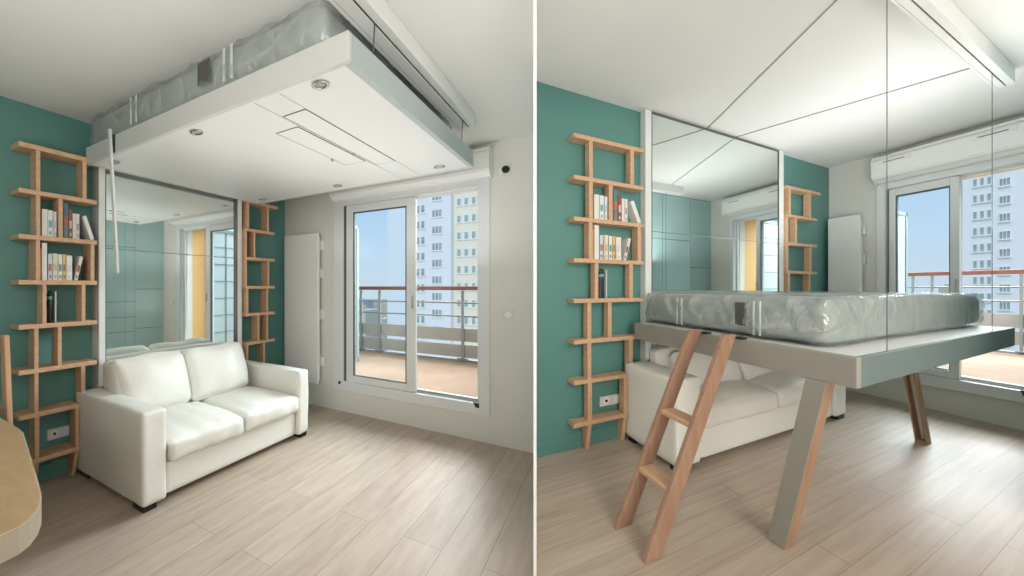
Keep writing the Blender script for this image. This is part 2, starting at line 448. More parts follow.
# ------------------------------------------------------------------ window
def make_window(room, n):
    A = 'in the raised-bed room' if room is RL else 'in the lowered-bed room'
    t = thing('window_%d' % n, room, (1.4, 0, 0.22), kind='structure')
    mb = MB(); x0, x1, z0, z1 = 0.66, 2.145, 0.222, 2.215
    a, b, c, d = 0.765, 2.062, 0.318, 2.145
    for bx in ((x0, a, z0, z1), (b, x1, z0, z1), (a, b, z0, c), (a, b, d, z1)): mb.box(bx[0], bx[1], -0.018, 0.0, bx[2], bx[3])
    for bx in ((0.71, a, z0 + .05, z1 - .03), (b, 2.10, z0 + .05, z1 - .03), (a, b, z0 + .05, c), (a, b, d, z1 - .03)): mb.box(bx[0], bx[1], 0.0, 0.10, bx[2], bx[3])
    build(mb, 'window_frame', M['pvc'], room, t, bevel=0.004)
    build(MB().box(0.770, 0.797, 0.012, 0.05, c, d), 'track_groove', M['groove'], room, t)
    # left (front) sash
    mb = MB(); p0, p1, q0, q1 = 0.875, 1.436, 0.387, 2.068
    o0, o1, s0, s1 = 0.80, 1.524, 0.322, 2.14
    for bx in ((o0, p0, s0, s1), (p1, o1, s0, s1), (p0, p1, s0, q0), (p0, p1, q1, s1)): mb.box(bx[0], bx[1], 0.002, 0.045, bx[2], bx[3])
    sa = build(mb, 'sash', M['pvc'], room, t, bevel=0.005)
    mb = MB()
    for bx in ((p0, p0 + .012, q0, q1), (p1 - .012, p1, q0, q1), (p0, p1, q0, q0 + .009), (p0, p1, q1 - .012, q1)): mb.box(bx[0], bx[1], 0.012, 0.04, bx[2], bx[3])
    build(mb, 'glazing_gasket', M['groove'], room, sa)
    build(MB().box(p0, p1, 0.024, 0.028, q0, q1), 'pane', M['glasstint'], room, sa)
    build(MB().box(1.49, 1.505, -0.02, 0.003, 1.10, 1.22), 'handle', M['alu'], room, sa, bevel=0.004)
    # right (rear) sash
    mb = MB(); p0, p1, q0, q1 = 1.503, 2.036, 0.345, 2.128
    for bx in ((1.45, p0, c, d), (p1, b, c, d), (p0, p1, c, q0), (p0, p1, q1, d)): mb.box(bx[0], bx[1], 0.055, 0.095, bx[2], bx[3])
    sb = build(mb, 'sash', M['pvc'], room, t, bevel=0.004)
    build(MB().box(p0, p1, 0.074, 0.078, q0, q1), 'pane', M['glass'], room, sb)
    mb = MB(); mb.box(1.53, 2.05, 0.03, 0.034, 0.318, 0.332); mb.box(1.53, 2.05, 0.045, 0.049, 0.318, 0.342)
    build(mb, 'sill_track', M['alu'], room, t)
    mb = MB(); mb.hexa([(2.04, -0.024, 0.285), (2.062, -0.024, 0.285), (2.066, -0.018, 0.285), (2.04, -0.018, 0.285), (2.02, -0.024, 0.325), (2.066, -0.024, 0.325), (2.066, -0.018, 0.325), (2.02, -0.018, 0.325)])
    mb.hexa([(0.722, -0.024, 0.285), (0.74, -0.024, 0.285), (0.74, -0.018, 0.285), (0.722, -0.018, 0.285), (0.722, -0.024, 0.318), (0.755, -0.024, 0.312), (0.755, -0.018, 0.312), (0.722, -0.018, 0.318)])
    build(mb, 'corner_cap', M['black'], room, t)
    # roller-shutter box
    top = 2.43 if room is RL else 2.455
    s = thing('shutter_box', room, (1.42, 0, 2.19), 'long white roller shutter box above the window ' + A, 'shutter box')
    xa, xb = 0.70, 2.155
    prof = [(-0.019, 2.205), (-0.075, 2.205), (-0.10, 2.225), (-0.135, 2.232), (-0.15, 2.255), (-0.15, top - .045), (-0.13, top - .02), (-0.13, top), (-0.002, top), (-0.002, 2.216), (-0.019, 2.216)]
    build(MB().extr(prof, xa, xb), 'shutter_housing', M['whitesat'], room, s, bevel=0.004)
    prof2 = [(-0.001, 2.2), (-0.08, 2.19), (-0.158, 2.25), (-0.158, top - .04), (-0.135, top + .004), (-0.001, top + .004)]
    for x in (xa - .012, xb): build(MB().extr(prof2, x, x + .012), 'end_cap', M['whitesat'], room, s, bevel=0.003)
    if room is RR:
        for x in (0.77, 1.68):
            mb = MB(); mb.box(x, x + .36, -0.156, -0.1505, 2.365, 2.395, 0); mb.box(x + .06, x + .30, -0.1575, -0.156, 2.376, 2.384, 1)
            build(mb, 'air_vent', [M['whitesat'], M['groove']], room, s, bevel=0.002)
make_window(RL, 1); make_window(RR, 2)

# ------------------------------------------------------------------ balcony and outside
def outside(room):
    L = room is RL
    A = 'raised-bed room' if L else 'lowered-bed room'
    bz = 0.27
    build(MB().box(-1.2, 2.6, 0.25, 2.5, bz - 0.25, bz), 'balcony_floor', M['balcony'], room, kind='structure')
    build(MB().box(-1.2, 2.6, 0.25, 0.76, 2.285, 2.5), 'balcony_soffit', M['soffit'], room, kind='structure')
    build(MB().box(2.2, 2.32, 0.25, 0.63, bz, 2.285), 'wall_balcony', M['orange'], room, kind='structure')
    hz = 1.28 if L else 1.345
    t = thing('balcony_railing', room, (0.6, 2.3, bz), 'balcony railing with brown handrail and grey panels outside the %s window' % A, 'railing')
    x0, x1 = -1.2, 2.6
    build(MB().box(x0, x1, 2.26, 2.34, hz - .025, hz + .03), 'handrail', M['railwood'], room, t, bevel=0.006)
    for z in (hz - .20, hz - .385):
        build(MB().tube([(x0, 2.3, z), (x1, 2.3, z)], 0.011), 'rail', M['railgrey'], room, t)
    for za, zb in ((hz - .735, hz - .555), (hz - .955, hz - .78)):
        build(MB().box(x0, x1, 2.30, 2.315, za, zb), 'infill_panel', M['railpanel'], room, t)
    build(MB().box(x0, x1, 2.27, 2.33, bz, bz + .03), 'base_channel', M['railgrey'], room, t)
    for x in (-1.05, -0.20, 0.117, 1.336, 2.45):
        mb = MB(); mb.box(x - .018, x + .018, 2.27, 2.30, bz, hz - .03); mb.box(x - .07, x + .07, 2.26, 2.29, bz + .03, bz + .045)
        build(mb, 'post', M['railgrey'], room, t)
    # glazed screens at both ends of the balcony
    for x, ya, yb, zt, nm in ((0.2, 0.26, 1.40, 2.15, 'left'), (2.2, 0.64, 2.24, 2.25, 'right')):
        s = thing('balcony_screen', room, (x, ya, bz), ('frosted balcony screen in grey frame at the %s of the %s window' % (nm, A)), 'screen')
        mb = MB()
        for bx in ((ya, ya + .04, bz, zt), (yb - .05, yb, bz, zt), (ya, yb, zt - .05, zt), (ya, yb, bz, bz + .05)): mb.box(x - .02, x + .02, bx[0], bx[1], bx[2], bx[3])
        if nm == 'right':
            for k in range(1, 7): mb.box(x - .012, x + .012, ya, yb, bz + k * .28, bz + k * .28 + .012)
            for k in range(1, 4): mb.box(x - .012, x + .012, ya + k * .4, ya + k * .4 + .02, bz, zt)
        build(mb, 'screen_frame', M['screenfr'], room, s)
        build(MB().box(x - .004, x + .004, ya + .04, yb - .05, bz + .05, zt - .05), 'screen_panel', M['frost'], room, s)
    # tower block
    b = thing('apartment_tower', room, (-18, 60, -30), 'tall white and cream apartment tower seen through the %s window' % A, 'building')
    zt = 34
    build(MB().box(-25.2, -15.4, 60, 74, -30, zt), 'facade', M['bwhite'], room, b)
    build(MB().box(-15.4, -4.0, 60.8, 74, -30, zt), 'facade', M['bcream'], room, b)
    sx = 0.35 if L else -0.35
    def win(x, z, ww, h, y, panes):
        mb = MB()
        mb.box(x, x + ww, y - .06, y, z - h / 2, z + h / 2, 1)
        mb.box(x - .12, x + ww + .12, y - .22, y, z - h / 2 - .16, z - h / 2, 0)
        for k in range(panes + 1): mb.box(x + ww * k / panes - .04, x + ww * k / panes + .04, y - .1, y, z - h / 2, z + h / 2, 0)
        mb.box(x, x + ww, y - .1, y, z + h / 2 - .06, z + h / 2 + .02, 0)
        return mb
    scale = (room.kx, room.ky)
    proto = {}
    def place(key, x, z, ww, h, y, panes):
        if key not in proto:
            proto[key] = (build(win(x, z, ww, h, y, panes), 'window', [M['bframe'], M['bglass']], room, b), x, z)
        else:
            o, px, pz = proto[key]
            copy_child(o, b, ((x - px) * room.kx, 0, z - pz))
    zB = 12.4 if L else 13.5; zA = 13.3 if L else 14.2; zC = 13.8
    for i in range(-4, 9):
        place('B', -18.45 + sx, zB - 2.5 * i, 1.45, 1.1, 60, 3)
    for i in range(-3, 9):
        for xo in ((-21.65, -20.87, -20.1) if L else (-22.1, -21.1, -20.1)): place('A', xo + sx, zA - 2.42 * i, 0.58, 1.15, 60, 1)
    if L:
        for i in range(-2, 8):
            for xo in (-14.75, -13.75, -12.75): place('C', xo, zC - 2.48 * i, 0.55, 1.05, 60.8, 1)
    # low city beyond
    rr = random.Random(3 if L else 5)
    grp = 'distant city blocks beyond the %s balcony' % A
    for k in range(18):
        y = (140, 190, 245)[k % 3]
        xm = -0.36 * y - 33 if L else -0.40 * y - 30
        x = xm + (k // 3 - 2.5) * (0.05 * y + 8)
        h = -3 - 12 * rr.random() + (6 if rr.random() < .2 else 0)
        ww = 6 + rr.random() * 5
        mb = MB(); mb.box(x, x + ww, y, y + 14, -30, h); mb.box(x + ww * .3, x + ww * .55, y + 3, y + 7, h, h + 1.6)
        build(mb, 'city_block', M['city'] if rr.random() < .65 else M['city2'], room, base=(x, y, -30), label='small pale distant city block beyond the %s balcony' % A, cat='building', group=grp)
outside(RL); outside(RR)
build(MB().box(-500, 500, 6, 700, -31, -30.02), 'ground', M['ground'], None, kind='structure')

# ------------------------------------------------------------------ bed-wall mirror
def mirror(room, c):
    mx = 0.07 if room is RL else 0.085
    A = 'behind the sofa under the raised bed' if room is RL else 'behind the lowered bed'
    t = thing('wall_mirror', room, (0, -1.54, 0), 'tall two panel wall mirror between white posts, ' + A, 'mirror')
    build(MB().box(mx - .02, mx, -2.262, -0.892, 0.02, 1.581), 'mirror_panel', M['mirror'], room, t)
    build(MB().box(mx - .02, mx, -2.262, -0.892, 1.587, c - .022), 'mirror_panel', M['mirror'], room, t)
    build(MB().box(0.001, mx - .02, -2.262, -0.892, 0.0, c - .012), 'backing', M['alu'], room, t)
    for ya, yb in ((-2.320, -2.270), (-0.89, -0.830)):
        mb = MB(); mb.box(0.001, 0.10, ya, yb, 0.581, c - .004); mb.box(0.001, 0.062, ya, yb, 0, 0.581)
        build(mb, 'side_post', M['white'], room, t, bevel=0.003)
    build(MB().box(mx - .02, 0.096, -2.27, -2.262, 0.581, c - .012), 'edge_strip', M['groove'], room, t)
    build(MB().box(mx - .02, 0.096, -0.894, -0.89, 0.581, c - .012), 'edge_strip', M['groove'], room, t)
    build(MB().box(mx - .02, mx + .01, -2.262, -0.89, c - .022, c - .010), 'top_rail', M['groove'], room, t)
mirror(RL, 2.255); mirror(RR, CR)

# ------------------------------------------------------------------ bookshelves and books
ZS = [2.195, 1.910, 1.627, 1.344, 1.066, 0.785, 0.507, 0.216]
SX = 0.145
def bookshelf_left(room):
    A = 'left of the sofa under the raised bed' if room is RL else 'left of the ladder by the lowered bed'
    t = thing('bookshelf', room, (0.1, -2.64, 0), 'tall beech bookshelf holding books, ' + A, 'bookshelf')
    ends = [(-2.857, -2.357)] * 6 + [(-2.857, -2.476)] * 2
    for z, (a, b) in zip(ZS, ends):
        b2 = b
        build(MB().box(0.001, SX, a, b2, z - .029, z), 'shelf', M['shelf'], room, t, bevel=0.002)
    ups = [(0, -2.755, -2.729), (0, -2.457, -2.428), (1, -2.755, -2.729), (1, -2.617, -2.589), (2, -2.757, -2.731), (2, -2.40, -2.372),
           (3, -2.717, -2.692), (3, -2.464, -2.437), (4, -2.766, -2.740), (4, -2.623, -2.597), (5, -2.766, -2.740), (5, -2.467, -2.438),
           (6, -2.763, -2.735), (6, -2.507, -2.479)]
    for g, a, b in ups:
        d = SX - .006
        build(MB().box(0.045 if g != 2 else 0.02, d, a, b, ZS[g + 1] - .0005, ZS[g] - .0285), 'upright', M['shelf'], room, t, bevel=0.002)
    for a, b in ((-2.763, -2.735), (-2.507, -2.479)):
        mb = MB(); mb.hexa([(0.014, a, 0), (0.075, a, 0), (0.075, b, 0), (0.014, b, 0), (0.001, a, ZS[7] - .0285), (0.14, a, ZS[7] - .0285), (0.14, b, ZS[7] - .0285), (0.001, b, ZS[7] - .0285)])
        build(mb, 'foot', M['shelf'], room, t, bevel=0.002)
def bookshelf_right(room):
    A = 'left of the radiator in the ' + ('raised' if room is RL else 'lowered') + '-bed room'
    t = thing('bookshelf', room, (0.1, -0.6, 0), 'slim empty beech bookshelf right of the mirror, ' + A, 'bookshelf')
    zs = [2.172, 1.885, 1.600, 1.311, 1.037, 0.748, 0.463, 0.185]
    y0, y1 = -0.935, -0.43
    for i, z in enumerate(zs):
        a = -0.826
        b = -0.31 if i == 0 else -0.366
        build(MB().box(0.001, SX, a, b, z - .029, z), 'shelf', M['shelf'], room, t, bevel=0.002)
    ups = [(0, -0.792, -0.766), (0, -0.486, -0.457), (1, -0.826, -0.80), (1, -0.70, -0.674), (2, -0.826, -0.80), (2, -0.48, -0.452), (3, -0.806, -0.778), (3, -0.496, -0.470), (4, -0.637, -0.609), (4, -0.496, -0.470), (5, -0.806, -0.778), (5, -0.55, -0.522), (6, -0.806, -0.778), (6, -0.496, -0.47)]
    for g, a, b in ups:
        build(MB().box(0.045, SX - .006, a, b, zs[g + 1] - .0005, zs[g] - .0285), 'upright', M['shelf'], room, t, bevel=0.002)
    for a, b in ((-0.806, -0.778), (-0.496, -0.47)):
        build(MB().box(0.001, 0.12, a, b, 0, zs[7] - .0285), 'foot', M['shelf'], room, t, bevel=0.002)
for rm in (RL, RR): bookshelf_left(rm); bookshelf_right(rm)

W_ = (226, 226, 220)
BOOKS_A = [  # y0, y1, height, cover, spine marks, lean, description
    (-2.717, -2.680, .175, (228, 226, 220), None, 0, 'white paperback at the left end of the upper book row'),
    (-2.679, -2.647, .172, (224, 226, 220), (98, 176, 176), 0, 'white book with turquoise picture on spine, upper row'),
    (-2.645, -2.623, .168, (216, 219, 220), (190, 196, 200), 0, 'pale grey white book just left of the short upright, upper row'),
    (-2.581, -2.547, .232, (88, 128, 138), (186, 104, 70), 0, 'tall blue and orange book just right of the short upright, upper row'),
    (-2.546, -2.520, .196, (146, 86, 66), (214, 190, 170), 0, 'red brown book beside the tall blue one, upper row'),
    (-2.519, -2.497, .172, (226, 222, 214), None, 0, 'cream paperback right of the red brown book, upper row'),
    (-2.496, -2.472, .172, (220, 220, 216), (170, 160, 150), 0, 'white paperback the leaning book rests against, upper row'),
    (-2.470, -2.441, .170, (232, 230, 224), None, 0.36, 'white book leaning left at right end of upper row')]
BOOKS_B = [
    (-2.729, -2.717, .205, (196, 138, 74), None, 0, 'thin orange book at the left end of the lower book row'),
    (-2.715, -2.683, .240, (228, 228, 224), None, 0, 'tall white book standing out at left of the lower row'),
    (-2.679, -2.650, .172, (196, 206, 212), (176, 112, 84), 0, 'pale blue grey book with brown foot mark, lower row'),
    (-2.648, -2.616, .176, (222, 212, 190), (200, 180, 150), 0, 'beige book between the pale blue and white ones, lower row'),
    (-2.614, -2.587, .172, (226, 226, 216), (96, 150, 150), 0, 'white book with a teal dot on its spine, lower row'),
    (-2.585, -2.563, .173, (226, 190, 116), (160, 126, 60), 0, 'yellow spined book in the lower row'),
    (-2.561, -2.521, .168, (224, 222, 218), (206, 204, 204), 0, 'thick white book right of the yellow one, lower row'),
    (-2.507, -2.483, .168, (220, 216, 206), (150, 96, 66), -0.24, 'white and brown book leaning right at the end of the lower row')]
def place_books(room):
    A = 'by raised bed' if room is RL else 'by lowered bed'
    grp = 'books on the ladder bookshelf, ' + ('raised-bed room' if room is RL else 'lowered-bed room')
    for row, z in ((BOOKS_A, ZS[2]), (BOOKS_B, ZS[3])):
        for (a, b, h, cov, mark, lean, d) in row:
            ww = b - a; base = (0.08, a, z)
            t = thing('book', room, base, d + ', ' + A, 'book', grp)
            x0, x1 = 0.01, 0.125
            mb = MB(); c = 0.0028
            mb.box(x0, x1, a, a + c, z, z + h); mb.box(x0, x1, b - c, b, z, z + h); mb.box(x1 - .003, x1, a, b, z, z + h)
            mb.box(x0 + .004, x1 - .002, a + c, b - c, z + .003, z + h - .004)
            if mark:
                mb.box(x1, x1 + .0012, a + ww * .2, b - ww * .2, z + h * .35, z + h * .62, 1)
                mb.box(x1, x1 + .0012, a + ww * .3, b - ww * .3, z + h * .08, z + h * .2, 1)
            if lean:
                sgn = lean
                piv = b if sgn > 0 else a
                new = []
                for (px, py, pz) in mb.v:
                    dy = py - piv; dz = pz - z
                    cs, sn = math.cos(sgn), math.sin(sgn)
                    # leaning books tip towards their neighbour
                    ny = piv + dy * cs - dz * sn; nz = z + dy * -0 + dz * cs + dy * sn
                    new.append((px, ny + (0.075 if sgn > 0 else -0.002), nz))
                zmin = min(p[2] for p in new)
                mb.v = [(p[0], p[1], p[2] - zmin + z) for p in new]
            build(mb, 'cover', [bookmat(cov), bookmat(mark) if mark else bookmat(cov)], room, t)
            if not lean:
                build(MB().box(x0 - .0005, x1 - .006, a + c, b - c, z + .004, z + h - .003), 'pages', M['pages'], room, t)
    t = thing('bottle', room, (0.1, -2.66, ZS[4]), 'dark slim bottle with a teal band on the fifth shelf down ' + A, 'bottle')
    c = (0.1, -2.658, ZS[4])
    build(MB().lathe(c, [(.016, 0), (.018, .004), (.018, .15), (.017, .152)], seg=18), 'bottle_body', M['bottle'], room, t)
    build(MB().lathe((c[0], c[1], c[2] + .152), [(.0185, 0), (.0185, .022)], seg=18), 'label_band', M['bottleband'], room, t)
    build(MB().lathe((c[0], c[1], c[2] + .174), [(.019, 0), (.017, .012), (.011, .022), (.011, .036)], seg=18), 'cap', M['bottle'], room, t)
    # the white card standing beside it
    build(MB().box(0.05, 0.125, -2.632, -2.626, ZS[4], ZS[4] + .205), 'booklet', bookmat((206, 214, 212)), room, base=(0.09, -2.63, ZS[4]), label='thin pale booklet standing beside the dark bottle, ' + A, cat='booklet')
    o = thing('wall_socket', room, (0, -2.55, 0.22), 'white double wall socket low on the teal wall, ' + A, 'socket')
    build(MB().box(0.001, 0.012, -2.637, -2.46, 0.262, 0.335), 'faceplate', M['plug'], room, o, bevel=0.002)
    for y in (-2.59, -2.508):
        s = build(MB().tube([(0.012, y, 0.299), (0.0135, y, 0.299)], 0.027, seg=18), 'outlet', M['whitesat'], room, o)
        if y < -2.55:
            build(MB().tube([(0.0135, y, 0.299), (0.0142, y, 0.299)], 0.011, seg=12), 'outlet_hole', M['black'], room, s)
place_books(RL); place_books(RR)

# ------------------------------------------------------------------ sofa
def sofa(room):
    L = room is RL
    t = thing('sofa', room, (0.48, -1.62, 0), 'two seat white leather sofa ' + ('in full view below the raised bed' if L else 'half hidden behind the lowered bed and its ladder'), 'sofa')
    S = M['sofa']
    def arm(y0, y1):
        def fn(p, q):
            p = p.copy()
            p += noise.noise_vector(Vector(p) * 6 + Vector((y0, 1, 2))) * 0.004
            if q[2] > 0: p.z -= 0.018 * (q[0] < -0.7) * 0
            return p
        return MB().rbox((0.474, (y0 + y1) / 2, 0.307), (0.408, (y1 - y0) / 2, 0.271), 0.018, nn=(16, 8, 12), puff=(0, 0.002, 0.003), fn=fn)
    build(arm(-2.472, -2.302), 'armrest', S, room, t); build(arm(-0.955, -0.803), 'armrest', S, room, t)
    build(MB().rbox((0.475, -1.626, 0.138), (0.38, 0.672, 0.100), 0.02, nn=(10, 16, 8)), 'base', S, room, t)
    bh = 0.765 if L else 0.675
    build(MB().rbox((0.164, -1.626, (0.06 + bh) / 2), (0.072, 0.668, (bh - 0.06) / 2), 0.03, nn=(8, 16, 12), puff=(0, 0, 0.008)), 'backrest', S, room, t)
    for k, (a, b) in enumerate(((-2.29, -1.632), (-1.622, -0.962))):
        def fn(p, q, k=k):
            w = noise.noise_vector(Vector((p[0] * 5, p[1] * 9 + k * 7, p[2] * 3)))
            p = p + w * 0.012
            p.z -= 0.018 * max(0, q[0]) ** 2 * max(0, q[2])
            return p
        build(MB().rbox((0.565, (a + b) / 2, 0.315), (0.335, (b - a) / 2 - .002, 0.074), 0.035, nn=(16, 18, 10), puff=(0.006, 0.0, 0.036), fn=fn), 'seat_cushion', S, room, t)
    if L:
        for k, (a, b) in enumerate(((-2.33, -1.735), (-1.735, -1.06))):
            def fn(p, q, k=k):
                w = noise.noise_vector(Vector((p[0] * 4, p[1] * 5 + k * 9, p[2] * 5)))
                p = p + w * 0.014
                if k == 0: p.y -= 0.06 * (q[2] - .2) * 0.3; p.z += 0.03 * (q[1] > 0) * q[1] * 0.5
                return p
            build(MB().rbox((0.315, (a + b) / 2, 0.588), (0.085, (b - a) / 2, 0.205), 0.055, nn=(10, 16, 14), puff=(0.05, 0.01, 0.012), rot=Matrix.Rotation(math.radians(-15), 3, 'Y'), fn=fn), 'back_cushion', S, room, t)
    else:
        for k, (a, b) in enumerate(((-2.20, -1.64), (-1.60, -0.98))):
            fn = wrinkle(0.012, 5, k + 3)
            build(MB().rbox((0.33, (a + b) / 2, 0.475), (0.10, (b - a) / 2, 0.175), 0.05, nn=(10, 16, 12), puff=(0.05, 0.01, 0.01), rot=Matrix.Rotation(math.radians(-38), 3, 'Y'), fn=fn), 'back_cushion', S, room, t)
    for x, y in ((0.81, -2.41), (0.81, -0.86), (0.15, -2.41), (0.15, -0.86)):
        build(MB().box(x - .055, x + .055, y - .045, y + .045, 0, 0.038), 'foot', M['foot'], room, t)
sofa(RL); sofa(RR)

# ------------------------------------------------------------------ beds
def mattress(room, x0, x1, y0, y1, z0, z1, label):
    t = thing('mattress', room, ((x0 + x1) / 2, (y0 + y1) / 2, z0), label, 'mattress')
    cx, cy, cz = (x0 + x1) / 2, (y0 + y1) / 2, (z0 + z1) / 2
    hx, hy, hz = (x1 - x0) / 2, (y1 - y0) / 2, (z1 - z0) / 2
    build(MB().rbox((cx, cy, cz), (hx - .018, hy - .018, hz - .012), 0.05, nn=(22, 22, 8), puff=(0, 0, 0)), 'mattress_core', M['mattress'], room, t)
    def fn(p, q):
        v = Vector((p[0] * 3, p[1] * 3, p[2] * 5))
        n = noise.noise_vector(v + Vector((3, 1, 7))) * 0.009 + noise.noise_vector(v * 2.6) * 0.006
        # pulled folds running diagonally from the edges
        a = noise.noise(Vector((p[0] * 7 + p[1] * 3 + p[2] * 6, p[1] * 2 - p[0] * 1.5, 4)))
        b = noise.noise(Vector((p[0] * 2 - p[1] * 2, p[1] * 8 - p[2] * 7 + p[0] * 2, 9)))
        rid = max(0, 1 - abs(a) * 4) + max(0, 1 - abs(b) * 4)
        o = Vector((q[0] * (abs(q[0]) > .93), q[1] * (abs(q[1]) > .93), max(0, q[2]) * (q[2] > .9)))
        p = p + n + o * (rid * 0.009 - 0.002)
        p.z = max(p.z, -hz + .0015)
        p.z = min(p.z, hz)
        return p
    build(MB().rbox((cx, cy, cz), (hx, hy, hz), 0.06, nn=(70, 70, 16), fn=fn), 'plastic_wrap', M['film'], room, t)
    for x in ((x0 + .53, x0 + .59, x0 + 1.34, x0 + 1.39) if room is RR else (x0 + .56, x0 + .615, x0 + 1.37, x0 + 1.42)):
        build(MB().box(x, x + .012, y0 - .012, y0 - .006, z0 + .02, z1 - .03), 'tape_strip', M['tape'], room, t)
    mb = MB(); mb.rbox((x0 + 1.225, y0 - .004, cz + .01), (0.045, 0.006, hz * .55), 0.005, nn=(8, 4, 8))
    build(mb, 'pull_handle', M['darkfab'], room, t)
    return t

def bed(room):
    L = room is RL
    if L: x0, x1, y0, y1, z0, z1 = 0.131, 2.168, -2.43, -0.615, 2.15, 2.265
    else: x0, x1, y0, y1, z0, z1 = 0.15, 2.194, -2.432, -0.70, 0.762, 0.88
    lab = 'white ceiling bed platform raised high above the sofa, spotlights on its underside' if L else 'white bed platform lowered to waist height on two slanting legs'
    t = thing('lift_bed', room, ((x0 + x1) / 2, (y0 + y1) / 2, z0), lab, 'bed')
    th = 0.03
    for bx in ((x0, x1, y0, y0 + th), (x0, x1, y1 - th, y1), (x0, x0 + th, y0 + th, y1 - th), (x1 - th, x1, y0 + th, y1 - th)):
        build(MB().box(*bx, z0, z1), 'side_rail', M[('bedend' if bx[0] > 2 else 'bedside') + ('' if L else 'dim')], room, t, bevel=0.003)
    build(MB().box(x0 + th, x1 - th, y0 + th, y1 - th, z0 + .004, z0 + .03), 'underside_panel', M['white'], room, t)
    build(MB().box(x0 + th, x1 - th, y0 + th, y1 - th, z1 - .02, z1 - .002), 'deck', M['white'], room, t)
    if L:
        for cx, cy in ((1.985, -2.335), (1.175, -2.325), (0.33, -2.33), (1.985, -0.79), (1.158, -0.78), (0.337, -0.785)):
            s = build(MB().lathe((cx, cy, z0 - .003), [(.036, 0.007), (.038, 0.001), (.034, -.002), (.026, 0.0), (.026, 0.007)], seg=24), 'spotlight', M['chrome'], room, t)
            build(MB().lathe((cx, cy, z0 + .0015), [(.026, 0), (.026, -.003), (.001, -.0032)], seg=20), 'spotlight_lens', M['lens'], room, s)
        # stowed legs: flush flaps with a dark outline
        for (xa, xb, ya, yb) in ((1.667, 1.797, -2.173, -1.12), (1.50, 1.64, -2.02, -1.25)):
            mb = MB(); g2 = .005
            for bx in ((xa - g2, xb + g2, ya - g2, ya), (xa - g2, xb + g2, yb, yb + g2), (xa - g2, xa, ya, yb), (xb, xb + g2, ya, yb)): mb.box(*bx, z0 + .0015, z0 + .01)
            fr = build(MB().box(xa, xb, ya, yb, z0 + .001, z0 + .01), 'leg_flap', M['white'], room, t)
            build(mb, 'flap_gap', M['dark'], room, fr)
            build(MB().box(xa - .012, xa - .002, (ya + yb) / 2 + .2, (ya + yb) / 2 + .22, z0 - .012, z0 + .004), 'latch', M['lens'], room, fr)
        mb = MB()
        for xs in (1.652, 1.80):
            mb.box(xs, xs + .0025, y0 + .05, y1 - .05, z0 + .0025, z0 + .008)
        build(mb, 'panel_seam', M['lens'], room, t)
        build(MB().hexa([(0.50, y0 - .012, z0 - .0), (0.515, y0 - .012, z0), (0.515, y0 - .001, z0), (0.50, y0 - .001, z0), (0.50, y0 - .012, z1), (0.515, y0 - .012, z1), (0.515, y0 - .001, z1), (0.50, y0 - .001, z1)]), 'rod_bracket', M['black'], room, t)
    else:
        # two slanting legs
        lg = build(MB().bar((1.777, -2.437, 0), (1.985, -2.40, z0), 0.058, 0.029), 'leg', M['legwood'], room, t, bevel=0.003)
        build(MB().bar((1.777, -2.468, 0.004), (1.985, -2.431, z0), 0.0575, 0.0025), 'leg_face', M['bedsidedim'], room, lg)  # white leg face, its shade carried by the colour
        lg = MB()
        p, q = (1.62, -0.838, 0), (1.436, -0.80, z0)
        lg.bar((p[0], p[1] + .026, 0), (q[0], q[1] + .026, z0), 0.052, 0.006)
        for s in (-1, 1): lg.bar((p[0] + s * .044, p[1], 0), (q[0] + s * .044, q[1], z0), 0.008, 0.026)
        lg.bar((p[0], p[1], 0.0), (p[0] - .002, p[1], 0.02), 0.042, 0.022)
        lo = build(lg, 'leg', M['legwood'], room, t, bevel=0.002)
        build(MB().bar((p[0], p[1] + .016, 0.022), (q[0], q[1] + .016, z0), 0.020, 0.003), 'leg_inlay', M['whitesat'], room, lo)
    if L:
        mattress(room, x0 - .008, x1 - .115, y0 + .012, y1 - .09, z1, 2.478, 'plastic wrapped grey mattress lying on the raised ceiling bed')
    else:
        mattress(room, x0 - .01, x1 - .20, y0 + .08, y1 + .035, z1, 1.105, 'plastic wrapped grey mattress lying on the lowered bed')
    return (x0, x1, y0, y1, z0, z1)
bl = bed(RL); br = bed(RR)

# white rod hanging at the left of the raised bed
mb = MB(); mb.bar((0.576, -2.4505, 1.385), (0.486, -2.4505, 2.30), 0.013, 0.008)
build(mb, 'pull_rod', M['white'], RL, base=(0.45, -2.45, 1.385), bevel=0.002, label='long thin white rod hanging from the left end of the raised bed', cat='rod')

# ladder of the lowered bed
t = thing('bed_ladder', RR, (1.33, -2.9, 0), 'wooden two rung ladder leaning on the long side of the lowered bed', 'ladder')
rails = []
for (bx, tx) in ((1.173, 1.09), (1.49, 1.42)):
    p, q = (bx, -2.931, 0), (tx, -2.475, 0.905)
    build(MB().bar(p, q, 0.021, 0.038), 'rail', M['ladder'], RR, t, bevel=0.004); rails.append((p, q))
for z in (0.245, 0.50):
    f = z / 0.905
    a = [rails[0][0][i] + (rails[0][1][i] - rails[0][0][i]) * f for i in range(3)]
    b = [rails[1][0][i] + (rails[1][1][i] - rails[1][0][i]) * f for i in range(3)]
    build(MB().hexa([(a[0] + .017, a[1] - .036, z - .014), (b[0] - .017, b[1] - .036, z - .014), (b[0] - .017, b[1] + .036, z - .014), (a[0] + .017, a[1] + .036, z - .014),
                     (a[0] + .017, a[1] - .036, z + .010), (b[0] - .017, b[1] - .036, z + .010), (b[0] - .017, b[1] + .036, z + .010), (a[0] + .017, a[1] + .036, z + .010)]), 'rung', M['shelf'], RR, t, bevel=0.004)
for (p, q) in rails:
    build(MB().box(q[0] - .012, q[0] + .06, -2.4328, -2.40, 0.8805, 0.889), 'hook', M['black'], RR, t)

